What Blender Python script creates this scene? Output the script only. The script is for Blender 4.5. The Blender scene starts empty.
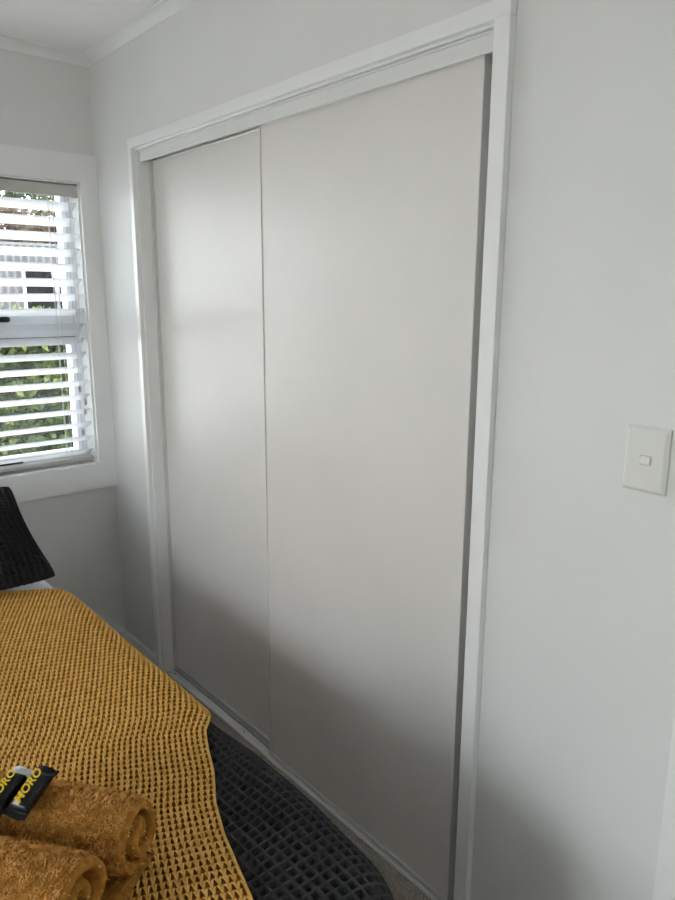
import bpy, bmesh, math, random
import numpy as np
from mathutils import Vector, Matrix

scene = bpy.context.scene
COL = scene.collection
rnd = random.Random(7)
nrg = np.random.default_rng(11)

# ------------------------------------------------------------------ camera
F_PX, PITCH, YAW, ROLL = 707.94, 0.2155, 0.7039, 0.0041
cam_loc = Vector((-1.1808, -2.868, 1.5198))
fw = Vector((math.sin(YAW) * math.cos(PITCH), math.cos(YAW) * math.cos(PITCH), -math.sin(PITCH)))
rt = Vector((math.cos(YAW), -math.sin(YAW), 0))
up = rt.cross(fw)
r2 = rt * math.cos(ROLL) + up * math.sin(ROLL)
u2 = up * math.cos(ROLL) - rt * math.sin(ROLL)
cd = bpy.data.cameras.new('camera')
cam = bpy.data.objects.new('camera', cd)
COL.objects.link(cam)
cam.matrix_world = Matrix(((r2.x, u2.x, -fw.x, cam_loc.x), (r2.y, u2.y, -fw.y, cam_loc.y),
                           (r2.z, u2.z, -fw.z, cam_loc.z), (0, 0, 0, 1)))
cd.sensor_fit = 'VERTICAL'
cd.sensor_height = 36.0
cd.lens = 36.0 * F_PX / 900.0
cd.clip_start = 0.02
scene.camera = cam

# ------------------------------------------------------------------ world: even overcast sky
SKY = 14.5
w = bpy.data.worlds.new('world')
scene.world = w
w.use_nodes = True
bg = w.node_tree.nodes['Background']
bg.inputs[0].default_value = (0.97, 0.985, 1.0, 1)
bg.inputs[1].default_value = SKY

scene.view_settings.view_transform = 'Standard'
scene.view_settings.look = 'None'
scene.view_settings.exposure = 0.10
scene.view_settings.gamma = 1.0
scene.view_settings.use_curve_mapping = False
scene.cycles.max_bounces = 12
scene.cycles.diffuse_bounces = 8
scene.cycles.transparent_max_bounces = 16


def portal(name, loc, rot, sx, sy):
    l = bpy.data.lights.new(name, 'AREA')
    l.shape = 'RECTANGLE'
    l.size, l.size_y = sx, sy
    l.cycles.is_portal = True
    o = bpy.data.objects.new(name, l)
    COL.objects.link(o)
    o.location = loc
    o.rotation_euler = rot
    return o


# room constants (metres): wardrobe wall is x = 0, window wall is y = 0
FZ, CZ = -0.017, 2.40
LX, FY = -3.30, -3.70
WT = 0.16
# window seen in the picture
WX0, WX1, WZ0, WZ1 = -2.43, -0.072, 0.823, 1.940
# big window on the opposite wall
OY0, OY1, OZ0, OZ1 = -2.65, -1.30, 0.02, 1.95
portal('daylight_portal', ((WX0 + WX1) / 2, 0.17, (WZ0 + WZ1) / 2), (-math.pi / 2, 0, 0), WX1 - WX0, WZ1 - WZ0)
portal('daylight_portal', (LX - 0.17, (OY0 + OY1) / 2, (OZ0 + OZ1) / 2), (0, -math.pi / 2, 0), OZ1 - OZ0, OY1 - OY0)


# ------------------------------------------------------------------ materials
def new_mat(name):
    m = bpy.data.materials.new(name)
    m.use_nodes = True
    return m, m.node_tree.nodes, m.node_tree.links, m.node_tree.nodes['Principled BSDF']


def mat(name, col, rough=0.5, metal=0.0, var=0.0, vscale=20.0, bump=0.0, bscale=200.0, spec=0.5, detail=3.0,
        col2=None, sheen=0.0, coat=0.0, space='Object'):
    m, n, l, b = new_mat(name)
    b.inputs['Base Color'].default_value = (*col, 1)
    b.inputs['Roughness'].default_value = rough
    b.inputs['Metallic'].default_value = metal
    b.inputs['Specular IOR Level'].default_value = spec
    b.inputs['Sheen Weight'].default_value = sheen
    b.inputs['Coat Weight'].default_value = coat
    tc = n.new('ShaderNodeTexCoord')
    if var or col2:
        t = n.new('ShaderNodeTexNoise')
        t.inputs['Scale'].default_value = vscale
        t.inputs['Detail'].default_value = detail
        l.new(tc.outputs[space], t.inputs['Vector'])
        r = n.new('ShaderNodeValToRGB')
        c2 = col2 if col2 else tuple(min(1, c * (1 + var)) for c in col)
        c1 = col if col2 else tuple(c * (1 - var) for c in col)
        r.color_ramp.elements[0].color = (*c1, 1)
        r.color_ramp.elements[1].color = (*c2, 1)
        r.color_ramp.elements[0].position = 0.35
        r.color_ramp.elements[1].position = 0.65
        l.new(t.outputs['Fac'], r.inputs['Fac'])
        l.new(r.outputs['Color'], b.inputs['Base Color'])
    if bump:
        t2 = n.new('ShaderNodeTexNoise')
        t2.inputs['Scale'].default_value = bscale
        t2.inputs['Detail'].default_value = 4
        l.new(tc.outputs[space], t2.inputs['Vector'])
        bp = n.new('ShaderNodeBump')
        bp.inputs['Strength'].default_value = bump
        bp.inputs['Distance'].default_value = 0.002
        l.new(t2.outputs['Fac'], bp.inputs['Height'])
        l.new(bp.outputs['Normal'], b.inputs['Normal'])
    return m


def trans_mat(name, col, trans, rough=0.5, var=0.0, col2=None, vscale=8.0):
    m, n, l, b = new_mat(name)
    b.inputs['Base Color'].default_value = (*col, 1)
    b.inputs['Roughness'].default_value = rough
    b.inputs['Specular IOR Level'].default_value = 0.15
    tr = n.new('ShaderNodeBsdfTranslucent')
    tr.inputs['Color'].default_value = (*col, 1)
    if col2:
        g = n.new('ShaderNodeTexCoord')
        t = n.new('ShaderNodeTexNoise')
        t.inputs['Scale'].default_value = vscale
        t.inputs['Detail'].default_value = 4
        l.new(g.outputs['Object'], t.inputs['Vector'])
        r = n.new('ShaderNodeValToRGB')
        r.color_ramp.elements[0].position = 0.4
        r.color_ramp.elements[1].position = 0.62
        r.color_ramp.elements[0].color = (*col, 1)
        r.color_ramp.elements[1].color = (*col2, 1)
        l.new(t.outputs['Fac'], r.inputs['Fac'])
        l.new(r.outputs['Color'], b.inputs['Base Color'])
        l.new(r.outputs['Color'], tr.inputs['Color'])
    mx = n.new('ShaderNodeMixShader')
    mx.inputs['Fac'].default_value = trans
    l.new(b.outputs[0], mx.inputs[1])
    l.new(tr.outputs[0], mx.inputs[2])
    l.new(mx.outputs[0], n['Material Output'].inputs['Surface'])
    return m


M = {}
M['wall'] = mat('wall_paint', (0.75, 0.755, 0.745), 0.55, var=0.012, vscale=3, bump=0.06, bscale=260, spec=0.35)
M['ceil'] = mat('ceiling_paint', (0.92, 0.905, 0.905), 0.7, var=0.01, vscale=2, bump=0.05, bscale=200, spec=0.3)
M['trim'] = mat('trim_gloss_paint', (0.84, 0.85, 0.85), 0.32, var=0.012, vscale=6, bump=0.02, bscale=120)
M['door'] = mat('door_panel_paint', (0.725, 0.705, 0.68), 0.42, var=0.012, vscale=4, bump=0.07, bscale=320, spec=0.4)
M['alu'] = mat('white_aluminium', (0.74, 0.745, 0.735), 0.35, metal=0.0, var=0.01, vscale=10)
M['alu_dark'] = mat('grey_aluminium', (0.33, 0.335, 0.32), 0.4, metal=0.4, var=0.03, vscale=12)
M['inside'] = mat('wardrobe_lining', (0.40, 0.39, 0.37), 0.7, var=0.03, vscale=5)
M['carpet'] = mat('carpet_wool', (0.21, 0.19, 0.16), 0.95, col2=(0.42, 0.385, 0.33), vscale=260, bump=1.0, bscale=420, spec=0.1, detail=5)
M['pvc'] = mat('window_frame_white', (0.78, 0.81, 0.85), 0.3, var=0.01, vscale=8)
M['gasket'] = mat('grey_gasket', (0.12, 0.13, 0.15), 0.6, var=0.05, vscale=30)
M['black'] = mat('black_plastic', (0.012, 0.012, 0.013), 0.35, var=0.1, vscale=40)
M['slat'] = trans_mat('blind_slat_white', (0.90, 0.91, 0.925), 0.50, 0.4)
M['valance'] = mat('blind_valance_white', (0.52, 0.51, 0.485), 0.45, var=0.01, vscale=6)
M['cord'] = mat('cord_cotton', (0.74, 0.73, 0.70), 0.8, var=0.05, vscale=300)
M['knob'] = mat('cord_knob_beige', (0.50, 0.46, 0.40), 0.5, var=0.05, vscale=100)
M['switch'] = mat('switch_plastic', (0.74, 0.74, 0.71), 0.35, var=0.008, vscale=20)
M['rocker'] = mat('rocker_plastic', (0.80, 0.80, 0.79), 0.2, var=0.006, vscale=20)
M['waffle'] = mat('charcoal_waffle_cotton', (0.034, 0.035, 0.038), 0.9, var=0.25, vscale=400, bump=0.4, bscale=900, spec=0.2)
M['waffle_pillow'] = mat('black_waffle_cotton', (0.013, 0.013, 0.014), 0.9, var=0.25, vscale=400, bump=0.4, bscale=900, spec=0.2)
M['linen'] = mat('white_linen', (0.74, 0.75, 0.79), 0.8, var=0.02, vscale=60, bump=0.2, bscale=700, spec=0.2)
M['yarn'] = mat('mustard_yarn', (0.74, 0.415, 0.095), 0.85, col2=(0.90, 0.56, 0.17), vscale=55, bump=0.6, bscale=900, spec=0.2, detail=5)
M['yarn_shade'] = mat('mustard_hole_shade', (0.33, 0.16, 0.028), 0.9, var=0.12, vscale=120, bump=0.4, bscale=600, spec=0.15)  # same yarn coloured darker, shade of the knit holes put into the colour
M['terry'] = mat('caramel_terry', (0.40, 0.175, 0.028), 0.95, col2=(0.54, 0.26, 0.055), vscale=90, bump=1.0, bscale=700, spec=0.1, detail=5)
M['terry_pile'] = mat('caramel_terry_pile', (0.50, 0.235, 0.045), 0.9, col2=(0.84, 0.48, 0.15), vscale=70, spec=0.15, detail=5)
M['wrap'] = mat('black_wrapper_foil', (0.004, 0.004, 0.007), 0.30, var=0.2, vscale=80, bump=0.35, bscale=120, spec=0.3)
M['foil'] = mat('silver_wrapper_foil', (0.62, 0.64, 0.70), 0.28, metal=0.75, var=0.1, vscale=80, bump=0.8, bscale=160)
M['ink'] = mat('yellow_wrapper_print', (0.85, 0.60, 0.02), 0.35, var=0.03, vscale=80)
M['ink_green'] = mat('green_wrapper_print', (0.03, 0.10, 0.04), 0.4, var=0.05, vscale=80)
M['steel'] = mat('bed_leg_wood', (0.10, 0.06, 0.035), 0.5, var=0.2, vscale=20)
M['basefab'] = mat('bed_base_fabric', (0.09, 0.09, 0.095), 0.9, var=0.15, vscale=300, bump=0.4, bscale=600)
M['matt'] = mat('mattress_ticking', (0.66, 0.66, 0.65), 0.85, var=0.03, vscale=60, bump=0.2, bscale=500)
M['ground'] = mat('concrete_paving', (0.50, 0.49, 0.48), 0.85, var=0.12, vscale=2.5, bump=0.3, bscale=40)
M['helper_grey'] = mat('light_helper_grey', (0.40, 0.39, 0.375), 0.9, col2=(0.46, 0.45, 0.43), vscale=6, bump=0.4, bscale=60)  # grey for the unseen ground and barrier added to shape the daylight
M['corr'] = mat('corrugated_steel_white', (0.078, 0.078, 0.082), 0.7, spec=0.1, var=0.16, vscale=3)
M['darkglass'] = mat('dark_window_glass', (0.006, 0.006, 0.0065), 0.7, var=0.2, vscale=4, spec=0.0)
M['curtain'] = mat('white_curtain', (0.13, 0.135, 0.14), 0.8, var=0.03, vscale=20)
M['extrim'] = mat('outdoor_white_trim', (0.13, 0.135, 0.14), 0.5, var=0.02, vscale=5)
M['bark'] = mat('bark', (0.10, 0.075, 0.05), 0.9, var=0.3, vscale=40, bump=0.8, bscale=60)
M['leaf_hedge'] = trans_mat('hedge_leaf', (0.025, 0.043, 0.011), 0.25, 0.4, col2=(0.105, 0.135, 0.037), vscale=9)
M['leaf_red'] = trans_mat('red_brown_leaf', (0.05, 0.026, 0.022), 0.25, 0.45, col2=(0.075, 0.072, 0.032), vscale=2.5)
M['leaf_green'] = trans_mat('tree_leaf', (0.03, 0.04, 0.022), 0.25, 0.45, col2=(0.08, 0.10, 0.058), vscale=2.5)

m, n, l, b = new_mat('window_glass')
tr = n.new('ShaderNodeBsdfTransparent')
tr.inputs[0].default_value = (0.95, 0.97, 0.97, 1)
gl = n.new('ShaderNodeBsdfGlossy')
gl.inputs['Roughness'].default_value = 0.02
fr = n.new('ShaderNodeFresnel')
fr.inputs['IOR'].default_value = 1.45
mx = n.new('ShaderNodeMixShader')
l.new(fr.outputs[0], mx.inputs[0])
l.new(tr.outputs[0], mx.inputs[1])
l.new(gl.outputs[0], mx.inputs[2])
l.new(mx.outputs[0], n['Material Output'].inputs['Surface'])
M['glass'] = m


# ------------------------------------------------------------------ helpers
def link_mesh(name, me, material, parent=None, smooth=False):
    o = bpy.data.objects.new(name, me)
    COL.objects.link(o)
    if material is not None:
        me.materials.append(M[material] if isinstance(material, str) else material)
    if smooth and len(me.polygons):
        me.polygons.foreach_set('use_smooth', np.ones(len(me.polygons), dtype=bool))
    if parent is not None:
        o.parent = parent
        o.matrix_parent_inverse = Matrix.Translation(parent.location).inverted() if parent.parent is None and parent.rotation_euler.z == 0 else parent.matrix_world.inverted()
    return o


def from_arrays(name, V, Fc, material, parent=None, smooth=True):
    """V (n,3), Fc (m,k) all faces with k corners"""
    V = np.asarray(V, dtype=np.float32)
    Fc = np.asarray(Fc, dtype=np.int32)
    me = bpy.data.meshes.new(name)
    k = Fc.shape[1]
    me.vertices.add(len(V))
    me.vertices.foreach_set('co', V.ravel())
    me.loops.add(Fc.size)
    me.loops.foreach_set('vertex_index', Fc.ravel())
    me.polygons.add(len(Fc))
    me.polygons.foreach_set('loop_start', np.arange(0, Fc.size, k, dtype=np.int32))
    me.polygons.foreach_set('loop_total', np.full(len(Fc), k, dtype=np.int32))
    me.update(calc_edges=True)
    me.validate()
    return link_mesh(name, me, material, parent, smooth)


def empty(name, loc):
    o = bpy.data.objects.new(name, None)
    o.empty_display_size = 0.05
    COL.objects.link(o)
    o.location = loc
    return o


def tag(o, label=None, cat=None, group=None, kind=None):
    if label: o['label'] = label
    if cat: o['category'] = cat
    if group: o['group'] = group
    if kind: o['kind'] = kind
    return o


def add_box(bm, x0, x1, y0, y1, z0, z1):
    v = [bm.verts.new(p) for p in ((x0, y0, z0), (x1, y0, z0), (x1, y1, z0), (x0, y1, z0),
                                   (x0, y0, z1), (x1, y0, z1), (x1, y1, z1), (x0, y1, z1))]
    for f in ((0, 3, 2, 1), (4, 5, 6, 7), (0, 1, 5, 4), (1, 2, 6, 5), (2, 3, 7, 6), (3, 0, 4, 7)):
        bm.faces.new([v[i] for i in f])


def boxes(name, lst, material, parent=None, bevel=0.0, seg=2):
    bm = bmesh.new()
    for b_ in lst:
        x0, x1, y0, y1, z0, z1 = b_
        add_box(bm, min(x0, x1), max(x0, x1), min(y0, y1), max(y0, y1), min(z0, z1), max(z0, z1))
    if bevel:
        bmesh.ops.bevel(bm, geom=bm.edges[:], offset=bevel, segments=seg, affect='EDGES', profile=0.5)
    me = bpy.data.meshes.new(name)
    bm.to_mesh(me)
    bm.free()
    return link_mesh(name, me, material, parent)


def box(name, x0, x1, y0, y1, z0, z1, material, parent=None, bevel=0.0, seg=2):
    return boxes(name, [(x0, x1, y0, y1, z0, z1)], material, parent, bevel, seg)


def extrude_profile(name, prof, axis, a0, a1, material, parent=None, smooth=False):
    """prof: list of 2-D points; axis 'x': (y,z) profile, 'y': (x,z), 'z': (x,y)"""
    def P(p, a):
        return {'x': (a, p[0], p[1]), 'y': (p[0], a, p[1]), 'z': (p[0], p[1], a)}[axis]
    bm = bmesh.new()
    A = [bm.verts.new(P(p, a0)) for p in prof]
    B = [bm.verts.new(P(p, a1)) for p in prof]
    k = len(prof)
    for i in range(k):
        bm.faces.new((A[i], A[(i + 1) % k], B[(i + 1) % k], B[i]))
    bm.faces.new(A[::-1])
    bm.faces.new(B)
    bmesh.ops.recalc_face_normals(bm, faces=bm.faces[:])
    me = bpy.data.meshes.new(name)
    bm.to_mesh(me)
    bm.free()
    return link_mesh(name, me, material, parent, smooth)


def tube(name, pts, rad, material, parent=None, sides=6):
    pts = [Vector(p) for p in pts]
    rads = rad if isinstance(rad, (list, tuple)) else [rad] * len(pts)
    V, Fc = [], []
    for i, p in enumerate(pts):
        d = (pts[min(i + 1, len(pts) - 1)] - pts[max(i - 1, 0)]).normalized()
        a = Vector((0, 0, 1)) if abs(d.z) < 0.9 else Vector((1, 0, 0))
        s = d.cross(a).normalized()
        t = d.cross(s)
        for k in range(sides):
            an = 2 * math.pi * k / sides
            V.append(p + (s * math.cos(an) + t * math.sin(an)) * rads[i])
    for i in range(len(pts) - 1):
        for k in range(sides):
            Fc.append((i * sides + k, i * sides + (k + 1) % sides, (i + 1) * sides + (k + 1) % sides, (i + 1) * sides + k))
    me = bpy.data.meshes.new(name)
    me.from_pydata([tuple(v) for v in V], [], Fc + [tuple(range(sides))[::-1], tuple(range((len(pts) - 1) * sides, len(pts) * sides))])
    return link_mesh(name, me, material, parent, True)


def lathe(name, prof, c, material, parent=None, sides=16):
    """prof [(r,z)] about a vertical axis at c"""
    V, Fc = [], []
    for r, z in prof:
        for k in range(sides):
            an = 2 * math.pi * k / sides
            V.append((c[0] + r * math.cos(an), c[1] + r * math.sin(an), c[2] + z))
    for i in range(len(prof) - 1):
        for k in range(sides):
            Fc.append((i * sides + k, i * sides + (k + 1) % sides, (i + 1) * sides + (k + 1) % sides, (i + 1) * sides + k))
    me = bpy.data.meshes.new(name)
    me.from_pydata(V, [], Fc + [tuple(range(sides))[::-1], tuple(range((len(prof) - 1) * sides, len(prof) * sides))])
    return link_mesh(name, me, material, parent, True)


def struct(o):
    o['kind'] = 'structure'
    return o


# ------------------------------------------------------------------ room shell
T = 0.018                                   # architrave thickness
AY0, AY1, AZ = -1.9806, -0.3404, 2.055      # wardrobe architrave, outer edges
JY0, JY1, JZ = -1.946, -0.376, 2.017        # opening between the jamb linings
DY0, DY1 = -3.30, -2.446                    # doorway beside the switch
DZ = 2.02

struct(box('floor', LX - WT, 0.75, FY - WT, WT, FZ - 0.12, FZ, 'carpet'))
struct(box('ceiling', LX - WT, 0.75, FY - WT, WT, CZ, CZ + 0.1, 'ceil'))
LT = 0.02
struct(boxes('wall_right', [
    (0, 0.10, JY1 + LT, WT, FZ, CZ),
    (0, 0.10, DY1 + LT, JY0 - LT, FZ, CZ),
    (0, 0.10, JY0 - LT, JY1 + LT, JZ + LT, CZ),
    (0, 0.10, FY, DY0 - LT, FZ, CZ),
    (0, 0.10, DY0 - LT, DY1 + LT, DZ + LT, CZ)], 'wall'))
struct(boxes('wall_back', [
    (WX1, 0, 0, WT, FZ, CZ), (LX, WX0, 0, WT, FZ, CZ),
    (WX0, WX1, 0, WT, FZ, WZ0), (WX0, WX1, 0, WT, WZ1, CZ)], 'wall'))
struct(boxes('wall_left', [
    (LX - WT, LX, OY1, WT, FZ, CZ), (LX - WT, LX, FY, OY0, FZ, CZ),
    (LX - WT, LX, OY0, OY1, FZ, OZ0), (LX - WT, LX, OY0, OY1, OZ1, CZ)], 'wall'))
struct(box('wall_front', LX - WT, 0.10, FY - WT, FY, FZ, CZ, 'wall'))
# wardrobe carcass behind the doors
struct(boxes('wall_wardrobe', [
    (0.70, 0.75, -2.10, -0.20, FZ, CZ), (0.10, 0.70, -2.10, -2.05, FZ, CZ), (0.10, 0.70, -0.25, -0.20, FZ, CZ)], 'inside'))

# cornice (small cove)
def cove(s):
    pts = [(0, 0), (s, 0)]
    pts.append((s, -0.006))
    for i in range(7):
        a = i / 6 * math.pi / 2
        pts.append((s - 0.004 - (s - 0.010) * math.sin(a), -0.006 - (s - 0.010) * (1 - math.cos(a))))
    pts += [(0.006, -s), (0, -s)]
    return pts
CS = 0.036
cp = cove(CS)
struct(extrude_profile('trim_1', [(-p[0], CZ + p[1]) for p in cp], 'y', FY, 0, 'trim'))
struct(extrude_profile('trim_2', [(-p[0], CZ + p[1]) for p in cp], 'x', LX, 0, 'trim'))

# skirting boards
struct(box('baseboard_right', -0.012, 0, AY1, 0, FZ, 0.042, 'trim', bevel=0.002))
struct(box('baseboard_1', -0.012, 0, -2.4055, AY0 - 0.0005, FZ, 0.042, 'trim', bevel=0.002))
struct(box('baseboard_back', LX, -0.0125, -0.012, 0, FZ, 0.042, 'trim', bevel=0.002))

# wardrobe frame: architraves, jamb linings
ai = 0.005
struct(boxes('trim_3', [(-T, 0, JY1 + 0.008, AY1, FZ, JZ + ai)], 'trim', bevel=0.0015))
struct(boxes('trim_4', [(-T, 0, AY0, JY0 + 0.003, FZ, JZ + ai)], 'trim', bevel=0.0015))
struct(boxes('trim_5', [(-T, 0, AY0, AY1, JZ + ai, AZ)], 'trim', bevel=0.0015))
struct(box('trim_6', -0.003, 0.115, JY1, JY1 + LT, FZ, JZ + LT, 'trim', bevel=0.001))
struct(box('trim_7', -0.003, 0.115, JY0 - LT, JY0, FZ, JZ + LT, 'trim', bevel=0.001))
struct(box('trim_8', -0.003, 0.115, JY0, JY1, JZ, JZ + LT, 'trim', bevel=0.001))

# entry door beside the switch
struct(box('trim_9', -T, 0, DY1 + 0.001, -2.406, FZ, DZ + 0.01, 'trim', bevel=0.0015))
struct(box('trim_10', -T, 0, DY0 - 0.04, DY0, FZ, DZ + 0.01, 'trim', bevel=0.0015))
struct(box('trim_11', -T, 0, DY0 - 0.04, -2.406, DZ + 0.01, DZ + 0.05, 'trim', bevel=0.0015))
d1 = struct(box('door_1', 0.02, 0.055, DY0 - 0.015, DY1 + 0.015, FZ + 0.008, DZ, 'trim', bevel=0.002))
box('door_handle', -0.03, -0.018, DY0 + 0.05, DY0 + 0.17, 0.99, 1.01, 'alu_dark', d1, bevel=0.003)
box('rose', -0.018, 0.02, DY0 + 0.05, DY0 + 0.09, 0.98, 1.02, 'alu_dark', d1, bevel=0.003)

# ------------------------------------------------------------------ wardrobe doors and tracks
def wardrobe_door(x, y0, y1, z0, z1, label):
    t = empty('wardrobe_door', (x, (y0 + y1) / 2, z0))
    sw = 0.010
    box('panel', x + 0.001, x + 0.012, y0 + 0.006, y1 - 0.006, z0 + 0.012, z1 - 0.006, 'door', t)
    # slim edge stiles, proud of the panel
    box('edge_stile', x - 0.002, x + 0.022, y0, y0 + sw, z0, z1, 'door', t, bevel=0.0015)
    box('edge_stile', x - 0.002, x + 0.022, y1 - sw, y1, z0, z1, 'door', t, bevel=0.0015)
    box('bottom_rail', x - 0.001, x + 0.018, y0 + sw, y1 - sw, z0, z0 + 0.012, 'alu', t, bevel=0.001)
    box('top_rail', x - 0.001, x + 0.018, y0 + sw, y1 - sw, z1 - 0.006, z1, 'alu', t, bevel=0.001)
    return tag(t, label, 'door', 'sliding wardrobe doors')

RX, LXD = 0.024, 0.052
wardrobe_door(RX, -1.893, -1.100, -0.004, 1.986, 'wide pale grey sliding wardrobe door overlapping its neighbour, near the light switch')
wardrobe_door(LXD, -1.150, -0.380, 0.010, 1.986, 'pale grey sliding wardrobe door set further back, near the window corner')

tt = empty('top_track', (0.02, (JY0 + JY1) / 2, JZ))
box('fascia', 0.010, 0.015, JY0 + 0.002, JY1 - 0.004, 1.978, JZ - 0.005, 'alu', tt, bevel=0.001)
box('fascia_lip', 0.006, 0.0155, JY0 + 0.002, JY1 - 0.004, JZ - 0.006, JZ - 0.001, 'alu', tt, bevel=0.001)
box('channel', 0.0455, 0.0485, JY0 + 0.002, JY1 - 0.002, 1.988, JZ - 0.001, 'alu', tt)
box('rear_channel', 0.078, 0.081, JY0 + 0.002, JY1 - 0.002, 1.988, JZ - 0.001, 'alu', tt)
tag(tt, 'white metal top track with fascia running above both wardrobe doors', 'track')

ft = empty('floor_track', (0.04, (JY0 + JY1) / 2, FZ))
box('plate', 0.016, 0.085, JY0 + 0.002, JY1 - 0.002, FZ + 0.0005, FZ + 0.004, 'alu', ft)
box('front_lip', 0.0125, 0.0165, JY0 + 0.002, JY1 - 0.002, FZ + 0.0005, FZ + 0.0095, 'alu', ft, bevel=0.001)
box('guide_rib', 0.046, 0.0485, JY0 + 0.002, JY1 - 0.002, FZ + 0.004, FZ + 0.0075, 'alu_dark', ft)
box('rear_lip', 0.080, 0.085, JY0 + 0.002, JY1 - 0.002, FZ + 0.004, FZ + 0.012, 'alu', ft)
for yy in (-0.405, -0.925, -1.50):
    lathe('screw', [(0.0032, 0), (0.0032, 0.0012), (0.002, 0.0018)], (0.033, yy, FZ + 0.004), 'black', ft, 10)
tag(ft, 'pale metal floor track with raised front lip below the wardrobe doors', 'track')

# vertical guide channel on the window-side jamb
gc = empty('jamb_channel', (0.05, JY1, FZ))
box('channel_edge', 0.044, 0.0475, JY1 - 0.0085, JY1 - 0.0005, FZ + 0.012, 1.974, 'alu', gc)
box('channel_edge', 0.0755, 0.079, JY1 - 0.0085, JY1 - 0.0005, FZ + 0.012, 1.974, 'alu', gc)
tag(gc, 'slim metal channel on the wardrobe jamb beside the window corner', 'channel')

# ------------------------------------------------------------------ light switch
sx, sy, sz = -0.0005, -2.306, 1.2445
ls = empty('light_switch', (sx, sy, sz))
hw, hh = 0.0385, 0.0575
bm = bmesh.new()
P = [(0.0, 1.0), (-0.006, 1.0), (-0.0105, 0.90)]
rings = []
for dx, s in P:
    e = 0.006 if s < 1 else 0
    rings.append([bm.verts.new((sx + dx, sy + a * (hw - e), sz + c * (hh - e))) for a, c in ((-1, -1), (1, -1), (1, 1), (-1, 1))])
for i in range(2):
    for k in range(4):
        bm.faces.new((rings[i][k], rings[i][(k + 1) % 4], rings[i + 1][(k + 1) % 4], rings[i + 1][k]))
bm.faces.new(rings[2]); bm.faces.new(rings[0][::-1])
bmesh.ops.recalc_face_normals(bm, faces=bm.faces[:])
bmesh.ops.bevel(bm, geom=bm.edges[:], offset=0.0008, segments=2, affect='EDGES')
me = bpy.data.meshes.new('plate'); bm.to_mesh(me); bm.free()
link_mesh('plate', me, 'switch', ls)
cz_, cy_ = sz + 0.000, sy - 0.002
fx = sx - 0.0105
# bezel ring round the rocker
boxes('bezel', [(fx - 0.0006, fx + 0.001, cy_ - 0.0105, cy_ - 0.009, cz_ - 0.0085, cz_ + 0.0085),
                (fx - 0.0006, fx + 0.001, cy_ + 0.009, cy_ + 0.0105, cz_ - 0.0085, cz_ + 0.0085),
                (fx - 0.0006, fx + 0.001, cy_ - 0.009, cy_ + 0.009, cz_ - 0.0085, cz_ - 0.007),
                (fx - 0.0006, fx + 0.001, cy_ - 0.009, cy_ + 0.009, cz_ + 0.007, cz_ + 0.0085)], 'valance', ls)
extrude_profile('rocker', [(fx + 0.001, cz_ - 0.006), (fx - 0.0045, cz_ - 0.006), (fx - 0.005, cz_ - 0.0045), (fx - 0.0042, cz_ + 0.002),
                           (fx - 0.0012, cz_ + 0.006), (fx + 0.001, cz_ + 0.006)], 'y', cy_ - 0.0085, cy_ + 0.0085, 'rocker', ls)
tag(ls, 'white rectangular light switch plate with small rocker on grey wall', 'switch')

# ------------------------------------------------------------------ window in the back wall
def architrave(name, x0, x1, z0, z1, wl, wr, wt, wb):
    struct(boxes(name, [(x1, x1 + wr, -T, 0, z0 - wb, z1 + wt)], 'trim', bevel=0.0015))
wl = 0.09
win = struct(empty('window_1', ((WX0 + WX1) / 2, 0.10, WZ0)))
ztop, zbot = 2.043, 0.718
boxes('architrave', [(WX1 + 0.001, -0.0005, -T, 0, zbot, ztop), (WX0 - 0.074, WX0, -T, 0, zbot, ztop),
                     (WX0, WX1 + 0.001, -T, 0, WZ1, ztop), (WX0, WX1 + 0.001, -T, 0, zbot, WZ0)], 'trim', win)
# reveal linings
boxes('reveal', [(WX1 - 0.006, WX1, 0, 0.13, WZ0, WZ1), (WX0, WX0 + 0.006, 0, 0.13, WZ0, WZ1),
                 (WX0, WX1, 0, 0.13, WZ1 - 0.006, WZ1), (WX0, WX1, 0, 0.13, WZ0, WZ0 + 0.006)], 'trim', win)
fy0, fy1 = 0.088, 0.150
fx0, fx1 = WX0 + 0.006, WX1 - 0.006
fz0, fz1 = WZ0 + 0.006, WZ1 - 0.006
TR0, TR1 = 1.350, 1.400            # transom
MX = -1.25                          # mullion
boxes('frame', [(fx1 - 0.018, fx1, fy0, fy1, fz0, fz1), (fx0, fx0 + 0.018, fy0, fy1, fz0, fz1),
                (fx0 + 0.018, fx1 - 0.018, fy0, fy1, fz0, fz0 + 0.012), (fx0 + 0.018, fx1 - 0.018, fy0, fy1, fz1 - 0.01, fz1),
                (fx0 + 0.018, fx1 - 0.018, fy0, fy1, TR0, TR1), (MX - 0.02, MX + 0.02, fy0 + 0.001, fy1, fz0 + 0.012, fz1 - 0.01)], 'pvc', win)
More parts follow.
